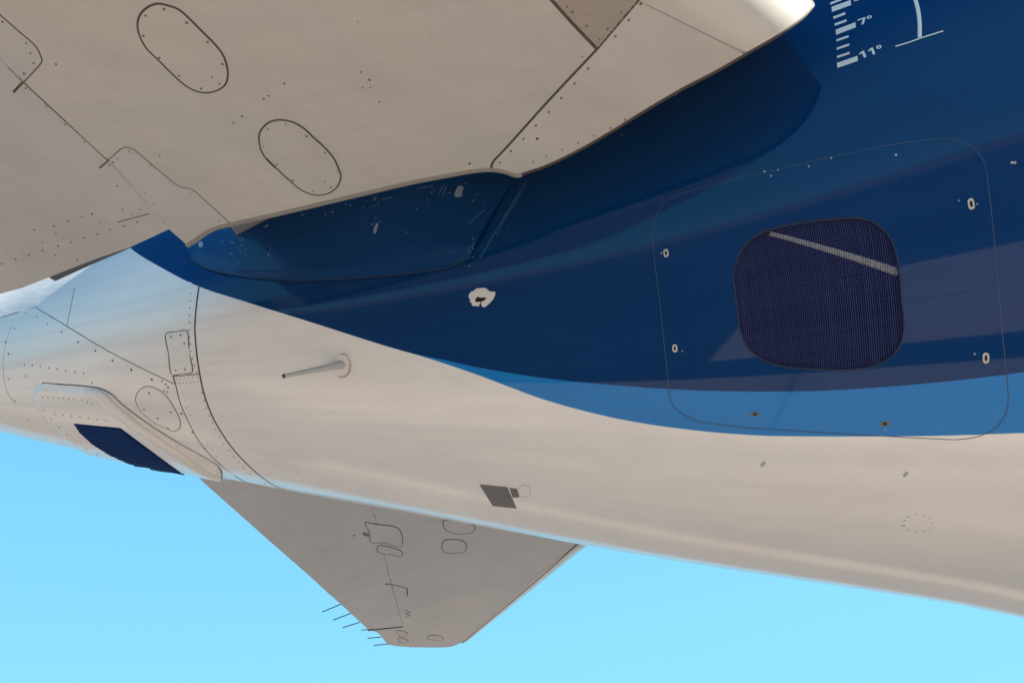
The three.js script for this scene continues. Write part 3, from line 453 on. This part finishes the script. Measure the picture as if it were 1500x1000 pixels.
function slab(S, poly, thick) {                             // a body with a lower face on the surface and an upper face above it
  const low = sheet(S, poly, 0), R = { P: (u, v) => { const p = S.P(u, v); p.y += thick(u, v); return p; }, sgn: -S.sgn, cell: S.cell }, top = sheet(R, poly, 0), wp = [], wn = [], wu = [], wi = [];
  poly.forEach((a, i) => { const b = poly[(i + 1) % poly.length], A = S.P(...a), B = S.P(...b), C = R.P(...b), E = R.P(...a), m = B.clone().sub(A).cross(E.clone().sub(A)).normalize(), k = wp.length / 3; for (const p of [A, B, C, E]) wp.push(p.x, p.y, p.z), wn.push(m.x, m.y, m.z); wu.push(0, 0, 1, 0, 1, 1, 0, 1); wi.push(k, k + 1, k + 2, k, k + 2, k + 3); });
  return mergeGeometries([low, top, rawGeo(wp, wn, wu, wi)]);
}
const hs = group('horizontal_stabilizer', airliner, 'near grey stabilizer overhead with oval panels and a bright leading edge');
const el = group('elevator', airliner, 'near elevator behind the hinge line of the overhead stabilizer');
const seamOn = (S, parent, pts, w, m = M.sealant, d = .0015) => add('panel_seam', bead(S, onto(S, pts), w, d), m, parent);
const hingePx = straight([[246.5, 335.5], [158, 234.5], [35.5, 121]], false, 12);
const TEX = -2.53, teW = (S, s) => TEX - S.xK(s);
{
  const h = onto(Stb, hingePx), sOut = h[h.length - 1][1], xOut = Stb.P(...h[h.length - 1]).x, w1 = rootUV[rootUV.length - 1], nose = range(w1[0], wrap * Stb.D(w1[1]), .05).map((w) => [w, w1[1] + .42 * sstep(w, w1[0], wrap * Stb.D(w1[1]))]), sN = nose[nose.length - 1][1];
  const tip = range(sN, 5.9, .1).slice(1).map((s) => [wrap * Stb.D(s), s]), back = range(sOut, 5.6, .2).slice(1).reverse().map((s) => [xOut - .197 * (s - sOut) - Stb.xK(s), s]);
  const poly = [...rootUV, ...nose, ...tip, [wrap * Stb.D(5.95) * .5, 5.95], [0, 5.9], [-.5, 5.85], ...back, ...[...h].reverse()];
  add('stabilizer_skin', sheet(Stb, poly, 0, null, (u, v) => [u, v]), M.grey, hs);
  add('upper_skin', upperSkin(Stb, sN, 5.9, (s) => wHinge(Stb, s) + .0, (s) => lerp(.26, .10, (s - 1.8) / 4)), M.grey, hs);
  // root rib closing the inboard end towards the body
  const pos = [], nor = [], uv = [], idx = []; [...rootUV, ...nose].forEach(([w, s], i) => { const a = Stb.P(w, s), b = a.clone().add(V3(0, .55, -.34)), c = V3(a.x, a.y + .66, .55), n = V3(0, -.65, -.76); for (const p of [a, b, c]) pos.push(p.x, p.y, p.z), nor.push(n.x, n.y, n.z), uv.push(p.x, p.y); if (i) { const q = 3 * i; idx.push(q - 3, q, q + 1, q - 3, q + 1, q - 2, q - 2, q + 1, q + 2, q - 2, q + 2, q - 1); } });
  add('root_rib', rawGeo(pos, nor, uv, idx), M.grey, hs);
  const kA = rootUV.findIndex(([w, s]) => Stb.P(w, s).x > .10), tube = (arr, r, dy, dz) => new THREE.TubeGeometry(new THREE.CatmullRomCurve3(arr.map((q) => Stb.P(...q).add(V3(0, dy, dz)))), 160, r, 8, false);
  add('root_seal', tube(rootUV.slice(0, kA + 1), .015, .006, -.012), M.lip, hs, 'pale rubber seal along the aft part of the root'); add('root_seal', tube(rootUV.slice(kA), .0115, .005, -.008), M.lipDark, hs, 'dark seal along the forward part of the root');
  // elevator
  add('gap_seal', bead(Stb, [...h, ...range(sOut, 5.5, .3).slice(1).map((s) => [xOut - .197 * (s - sOut) - Stb.xK(s), s])], .07, -.02, -.03), M.rubber, el);
  const ePx = [[245.7, 336.3], [190, 362], [140, 379], [100, 394.5], [60, 410.5], [32, 421.5], [0, 430], [-45, 442]], eU = onto(Stb, straight(ePx, false, 12)), hU = onto(Stb, straight([[35.2, 121.6], [157.8, 235.2], [245.7, 336.3]], false, 12));
  const last = eU[eU.length - 1], xe = Stb.P(...last).x, sE = hU[0][1], tePts = range(last[1], 5.55, .2).slice(1).map((s) => [xe - .012 * (s - last[1]) - Stb.xK(s), s]), out = range(sE, 5.55, .2).slice(1).reverse().map((s) => [Stb.P(...hU[0]).x - .197 * (s - sE) - Stb.xK(s), s]);
  const ep = [...eU, ...tePts, ...out, ...hU.slice(0, -1)], x0 = (s) => xHinge(s);
  add('elevator_skin', slab(Stb, ep, (w, s) => { const x = Stb.xK(s) + w; return lerp(.014, .2 * lerp(1, .5, (s - 1.7) / 4), clamp((x - xe) / .9, 0, 1)); }), M.greyCool, el);
  add('end_strip', (() => { const line = eU.slice(Math.floor(eU.length * .2), Math.floor(eU.length * .66)), pos = [], nor = [], uv = [], idx = []; line.forEach((q, i) => { const t = i / (line.length - 1), a = Stb.P(...q).add(V3(0, .004, -.002)), b = a.clone().add(V3(.0, .004 + .014 * t, -.006 - .045 * Math.pow(t, .8))), n = V3(0, -.6, -.8); for (const p of [a, b]) pos.push(p.x, p.y, p.z), nor.push(n.x, n.y, n.z), uv.push(0, 0); if (i) { const k = 2 * i; idx.push(k - 2, k, k + 1, k - 2, k + 1, k - 1); } }); return rawGeo(pos, nor, uv, idx); })(), M.rubber, el, 'dark end strip on the inboard edge of the elevator');  // plain dark strip along the inboard edge, widening aft
  const k1 = (p) => Z(p, 0, 0, 3.745), k5 = (p) => Z(p, 0, 230, 3.745), k3 = (p) => Z(p, 700, 0, 3.745), k2 = (p) => Z(p, 350, 0, 3.745), k7 = (p) => Z(p, 250, 230, 3.745);
  // nose panels ahead of the joint line
  const jLine = [[806, -3], [840, 35], [874.5, 71]], gLine = [[719, 247], [720, 242], [723, 236], [740, 218], [800, 151.5], [875.5, 71]], gFwd = [[875.5, 71], [905, 36], [933, 3], [945, -12]];
  const brown = onto(Stb, straight([[806, -3], [874.5, 71], [944, -10], [930, -40], [780, -34]], true, 8)); add('nose_panel', sheet(Stb, brown, .0015, -.002, (u, v) => [u, v]), M.brown, hs, 'brownish worn nose panel between the two dark joints');
  const rootFwd = smooth(rootPx, false, 7).filter(([x]) => x > 722 && x < 1090);
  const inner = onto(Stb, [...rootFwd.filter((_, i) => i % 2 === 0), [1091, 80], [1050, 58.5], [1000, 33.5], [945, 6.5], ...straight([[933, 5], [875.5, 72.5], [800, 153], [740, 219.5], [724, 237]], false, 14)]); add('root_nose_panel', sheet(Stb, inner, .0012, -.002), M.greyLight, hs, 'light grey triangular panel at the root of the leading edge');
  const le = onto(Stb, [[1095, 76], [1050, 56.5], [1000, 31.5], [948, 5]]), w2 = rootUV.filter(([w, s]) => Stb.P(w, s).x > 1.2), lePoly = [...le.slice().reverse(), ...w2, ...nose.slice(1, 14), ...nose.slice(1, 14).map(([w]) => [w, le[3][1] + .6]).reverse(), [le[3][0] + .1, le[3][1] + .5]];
  add('leading_edge', sheet(Stb, lePoly, .001, null, undefined, [.03, .06]), M.noseLit, hs, 'light grey leading edge at the top of the picture with a sunlit look in its tone');  // sun on the nose is partly put into the lighter grey
  seamOn(Stb, hs, straight(jLine), .016); seamOn(Stb, hs, smooth(gLine, false, 5), .013); seamOn(Stb, hs, straight(gFwd), .013);
  seamOn(Stb, hs, straight([[945, 6], [1000, 33], [1050, 58], [1096, 80]]), .0024, M.lip);
  // bracket covers over the hinges, hinge line
  const out1 = smooth([[-10, 14], [0, 23], [25, 45], [45, 62], [53, 71], [58, 82], [60, 88], [56, 95], [45, 107], [33, 120], [19, 135]], false, 3), in1 = smooth([[145, 246], [157, 236], [169, 225.5], [176, 219], [183, 216], [192, 217.5], [205, 227], [220, 240], [238, 255], [250, 265], [257, 270.5], [268, 275], [277, 276], [284, 279.5], [300, 294], [318, 310], [335, 326]], false, 3);
  add('hinge_cover', sheet(Stb, onto(Stb, [...out1.filter((p) => p[0] >= 34 || p[1] < 100), [34, 119], [-10, 76]]), .0016, -.002), M.greyCool, hs, 'outer hinge cover at the left edge'); add('hinge_cover', sheet(Stb, onto(Stb, [...in1.filter(([x]) => x > 158), ...[[318, 331.5], [300, 338], [273, 356], [248, 336]]]), .0016, -.002), M.greyCool, hs, 'inner hinge cover beside the stabilizer root');
  seamOn(Stb, hs, out1, .010); seamOn(Stb, hs, in1.slice(0, Math.floor(in1.length * .45)), .0075); seamOn(Stb, hs, in1.slice(Math.floor(in1.length * .45) - 1), .006);
  seamOn(Stb, hs, straight([[35, 122], [157, 235]]), .0035); seamOn(Stb, hs, straight([[172, 325], [218, 313]]), .0045); seamOn(Stb, el, straight([[10, 98], [33, 121]]), .0025, M.lip);
  // oval panels
  const ovals = [k1([[860, 20], [920, 30], [975, 50], [1030, 95], [1100, 165], [1170, 235], [1215, 290], [1240, 350], [1248, 410], [1235, 460], [1200, 490], [1130, 507], [1060, 492], [1000, 455], [940, 400], [870, 330], [800, 260], [765, 195], [753, 140], [765, 85], [800, 45]]), [...k2([[110, 740], [130, 700], [170, 668], [220, 657], [290, 668], [350, 700], [410, 755], [470, 810], [520, 870], [548, 930]]), ...k7([[932, 95], [920, 150], [880, 190], [820, 207], [770, 202], [710, 175], [650, 125], [580, 60], [520, 0]]), ...k2([[200, 920], [150, 870], [120, 820]])]];
  const screws = [k1([[797, 84], [898, 48, 1.3], [1023, 123, 1.3], [1138, 230, 1.2], [1218, 350, 1.3], [1202, 457], [1102, 484, 1.2], [980, 414], [872, 315, 1.2], [785, 195, 1.2], [1162, 420, .8]]), [...k2([[157, 705], [370, 746, 1.4], [470, 835], [540, 940], [207, 900], [298, 988], [135, 800, .8], [255, 680, .8]]), ...k7([[670, 127, 1.3], [783, 183, 1.1], [845, 133, .8], [877, 165, 1.3], [580, 38]])]];
  ovals.forEach((o, i) => { const u = onto(Stb, smooth(o, true, 4)); const p = add('oval_access_panel', sheet(Stb, u, .0022, -.002), M.grey, hs, i ? 'oval access panel nearer the stabilizer root' : 'oval access panel nearer the top left corner'); add('panel_seam', bead(Stb, u, .0085, .0028, -.001, true), M.sealant, hs); stuff('screw', studs(Stb, screws[i], .0058, .004), M.rivet, hs); });
  // fasteners
  stuff('rivet', studs(Stb, [...k3([[120, 890, 1.3], [183, 828, 1.3], [250, 760, 1.4], [318, 687, 1.4], [388, 613, 1.4], [458, 537, 1.4], [530, 457, 1.4], [605, 374, 1.4], [755, 198, 1.3], [828, 108, 1.3], [895, 20, 1.6], [665, 215], [712, 157, 1.2], [787, 68], [518, 65, 1.5], [595, 140, 1.3], [490, 35], [573, 310, .7], [790, 740, .6]]), ...k3([[305, 885], [375, 857], [463, 820], [550, 782, 1.1], [637, 742], [727, 702, 1.2], [808, 655, 1.3], [903, 613], [990, 557, 1.3], [1087, 517], [1178, 465], [1270, 410, .9], [1362, 352], [1460, 292, 1.4]])], .0052, .004), M.rivet, hs);
  stuff('fastener_hole', studs(Stb, k3([[325, 760]]), .008, .003), M.hole, hs);
  stuff('rivet', studs(Stb, [...k1([[138, 483], [250, 583], [355, 682], [460, 777], [585, 870], [12, 118, 1.3], [142, 235], [165, 290, 1.2], [183, 345, 1.2], [130, 403, 1.5], [110, 430], [598, 905], [618, 888, 1.3], [642, 870], [708, 828, 1.2], [822, 908, 1.2], [873, 853], [1328, 638], [1280, 675], [1470, 525, .9], [1445, 542, .9], [305, 352, 1.1]]), ...k5([[640, 160], [842, 258], [793, 195, .8], [1045, 193, .8], [1200, 350, 1.2], [925, 140, .7]]), ...k2([[668, 395], [715, 438, 1.4], [678, 480, .8], [718, 478, .9], [770, 558], [248, 458, 1.2], [162, 525], [135, 540], [15, 637], [1265, 897, 1.8], [1430, 890], [1490, 825, 1.2], [650, 120, .7], [1050, 200, .6], [1315, 897, .5], [520, 700, .5]])], .0046, .003), M.rivet, hs);
  stuff('rivet', studs(Stb, k5([[8, 585, 1.2], [82, 560, 1.2], [155, 538, 1.2], [232, 513, 1.2], [315, 488, 1.2], [387, 467], [460, 443, 1.2], [533, 422, 1.1], [602, 398], [680, 377, 1.2], [752, 355, 1.3], [303, 538], [422, 563, 1.1], [303, 420], [293, 378, 1.2], [447, 325], [502, 312, 1.2], [370, 350], [670, 288], [767, 287, .8], [725, 315, .8], [550, 357, .7], [580, 357, .7], [495, 382, .6], [40, 525, .7], [115, 500, .7], [185, 398, 1.1], [230, 467, .7]]), .0048, .003), M.rivet, el);
}
// far stabilizer
const hp = group('horizontal_stabilizer', airliner, 'far grey stabilizer showing below the belly against the sky'), epGrp = group('elevator', airliner, 'far elevator with thin discharger rods on its trailing edge');
{
  const gap = [[590, 917.5], [539, 923]], hx = onto(Prt, straight([[590, 916.5], [574, 857]], false, 10)), s1 = hx[0][1], dx = (Prt.P(...hx[0]).x - Prt.P(...hx[hx.length - 1]).x) / (hx[0][1] - hx[hx.length - 1][1]), xh = (s) => Prt.P(...hx[0]).x + dx * (s - s1);
  const tipA = onto(Prt, smooth([[539, 922.5], [552, 926], [560, 934], [568, 943], [580, 946], [600, 947.5], [620, 948], [645, 948], [662, 946.5], [676, 941]], false, 4)), sT = tipA[tipA.length - 1][1];
  const gU = onto(Prt, straight(gap, false, 6)), hingeRun = range(1.3, s1, .2).map((s) => [xh(s) - Prt.xK(s), s]);
  const nose = range(1.3, sT, .1).reverse().map((s) => [wrap * Prt.D(s), s]), noseTip = range(tipA[tipA.length - 1][0], wrap * Prt.D(sT), .02).slice(1, -1).map((w) => [w, sT]);
  add('stabilizer_skin', sheet(Prt, [...hingeRun, ...gU.slice(1, -1), ...tipA, ...noseTip, ...nose], 0), M.greyCool, hp);
  add('upper_skin', upperSkin(Prt, 1.3, sT, (s) => xh(s) - Prt.xK(s), (s) => lerp(.26, .06, (s - 1.3) / 4.5)), M.grey, hp);
  const te = onto(Prt, straight([[539, 921.5], [500, 885.5], [450, 840.5], [400, 797], [350, 752.5], [300, 708.5]], false, 20)), eIn = te[te.length - 1][1];
  const ePoly = [...onto(Prt, straight([[590, 917], [539.5, 922]], false, 8)), ...te, [Prt.P(...te[te.length - 1]).x - Prt.xK(Math.max(.3, eIn - .2)), Math.max(.3, eIn - .2)], [xh(.4) - .003 - Prt.xK(.4), .4], ...range(.6, s1, .25).map((s) => [xh(s) - .003 - Prt.xK(s), s])];
  add('elevator_skin', slab(Prt, ePoly, (w, s) => { const x = Prt.xK(s) + w; return lerp(.012, .15, clamp((x + 2.55) / .9, 0, 1)); }), M.greyCool, epGrp);
  add('panel_seam', bead(Prt, gU, .03, .004), M.hole, hp);
  add('leading_edge', sheet(Prt, [...range(2.4, sT - .05, .15).map((s) => [.012, s]), ...range(2.4, sT - .05, .15).reverse().map((s) => [1.9 * Prt.D(s), s])], .002, null, undefined, [.03, .1]), M.noseLit, hp, 'leading edge strip of the far stabilizer, paled to look sunlit');  // lighter sheet standing in for sunlight on the far nose
  add('leading_edge_seam', bead(Prt, onto(Prt, straight([[846, 796], [800, 838], [740, 889], [678, 941]], false, 12)), .02, .003), M.sealant, hp);
  const k67 = (p) => Z(p, 250, 670, 3.5725), k68 = (p) => Z(p, 500, 680, 3.5725);
  const plates = [[k67([[1015, 340], [1060, 346], [1100, 350], [1195, 375], [1206, 462], [1115, 444], [1046, 440], [1040, 390]]), 'square hinge cover on the far stabilizer'], [k67([[1085, 462], [1205, 488], [1213, 500], [1208, 515], [1150, 504], [1083, 492]]), 'narrow slot cover on the far stabilizer'], [k68([[535, 292], [550, 290], [680, 312], [697, 322], [690, 350], [640, 363], [575, 355], [540, 335]]), 'oval panel next to the belly on the far stabilizer'], [k68([[525, 430], [540, 398], [590, 392], [640, 402], [655, 425], [642, 455], [590, 463], [540, 456]]), 'outer oval panel on the far stabilizer'], [k68([[292, 870], [330, 874], [348, 888], [330, 897], [300, 892]]), null], [k68([[298, 908], [330, 912], [350, 925], [335, 932], [302, 925]]), null], [k68([[452, 912], [458, 896], [520, 898], [535, 908], [525, 918], [460, 914]]), null]];
  plates.forEach(([p, l], i) => { const u = onto(Prt, smooth(p, true, 2)); add(i < 2 ? 'hinge_cover' : i < 4 ? 'oval_access_panel' : 'tip_cover', sheet(Prt, u, .003, -.002), M.greyCool, hp, l); add('panel_seam', bead(Prt, u, i < 4 ? .0095 : .007, .005, 0, true), M.rivet, hp); });
  add('panel_seam', bead(Prt, onto(Prt, straight(k67([[1130, 660], [1185, 670], [1238, 684], [1238, 722]]), false, 4)), .012, .003), M.sealant, hp);
  add('panel_seam', bead(Prt, onto(Prt, straight(k68([[330, 762], [362, 772], [336, 782], [362, 790], [332, 800]]), false, 4)), .010, .003), M.rivet, hp);
  stuff('rivet', studs(Prt, k67([[1020, 402, 2.2], [1010, 395], [1030, 410], [960, 408], [1132, 662, 1.6], [1070, 345], [1080, 350]]), .014, .004), M.rivet, hp);
  for (const [a, b] of [[[496, 886], [472, 896]], [[511, 899], [488, 908]], [[524, 912], [502, 919]], [[545, 921.5], [529, 922.5]], [[556, 933], [538, 934.5]], [[567, 943], [547, 945]]]) {
    const A = Prt.P(...Prt.hit(...a)), B = Prt.P(...Prt.hit(...b)), c = new THREE.CatmullRomCurve3([A.clone().lerp(B, -.12), A.clone().lerp(B, .5), B]); add('static_discharger', new THREE.TubeGeometry(c, 6, .006, 6), M.seamDark, epGrp);
  }
}
// the fin above the tail
{
  const s = new THREE.Shape([[-4.9, 5.6], [1.6, 5.6], [-1.2, 9], [-3.2, 12.2], [-5.2, 12.2]].map(([x, y]) => new THREE.Vector2(x, y))), g = new THREE.ExtrudeGeometry(s, { depth: .16, bevelEnabled: true, bevelThickness: .1, bevelSize: .12, bevelSegments: 3 }); g.translate(0, 0, -.08); add('vertical_stabilizer', g, M.bluePlain);
}

renderer.render(scene, camera);
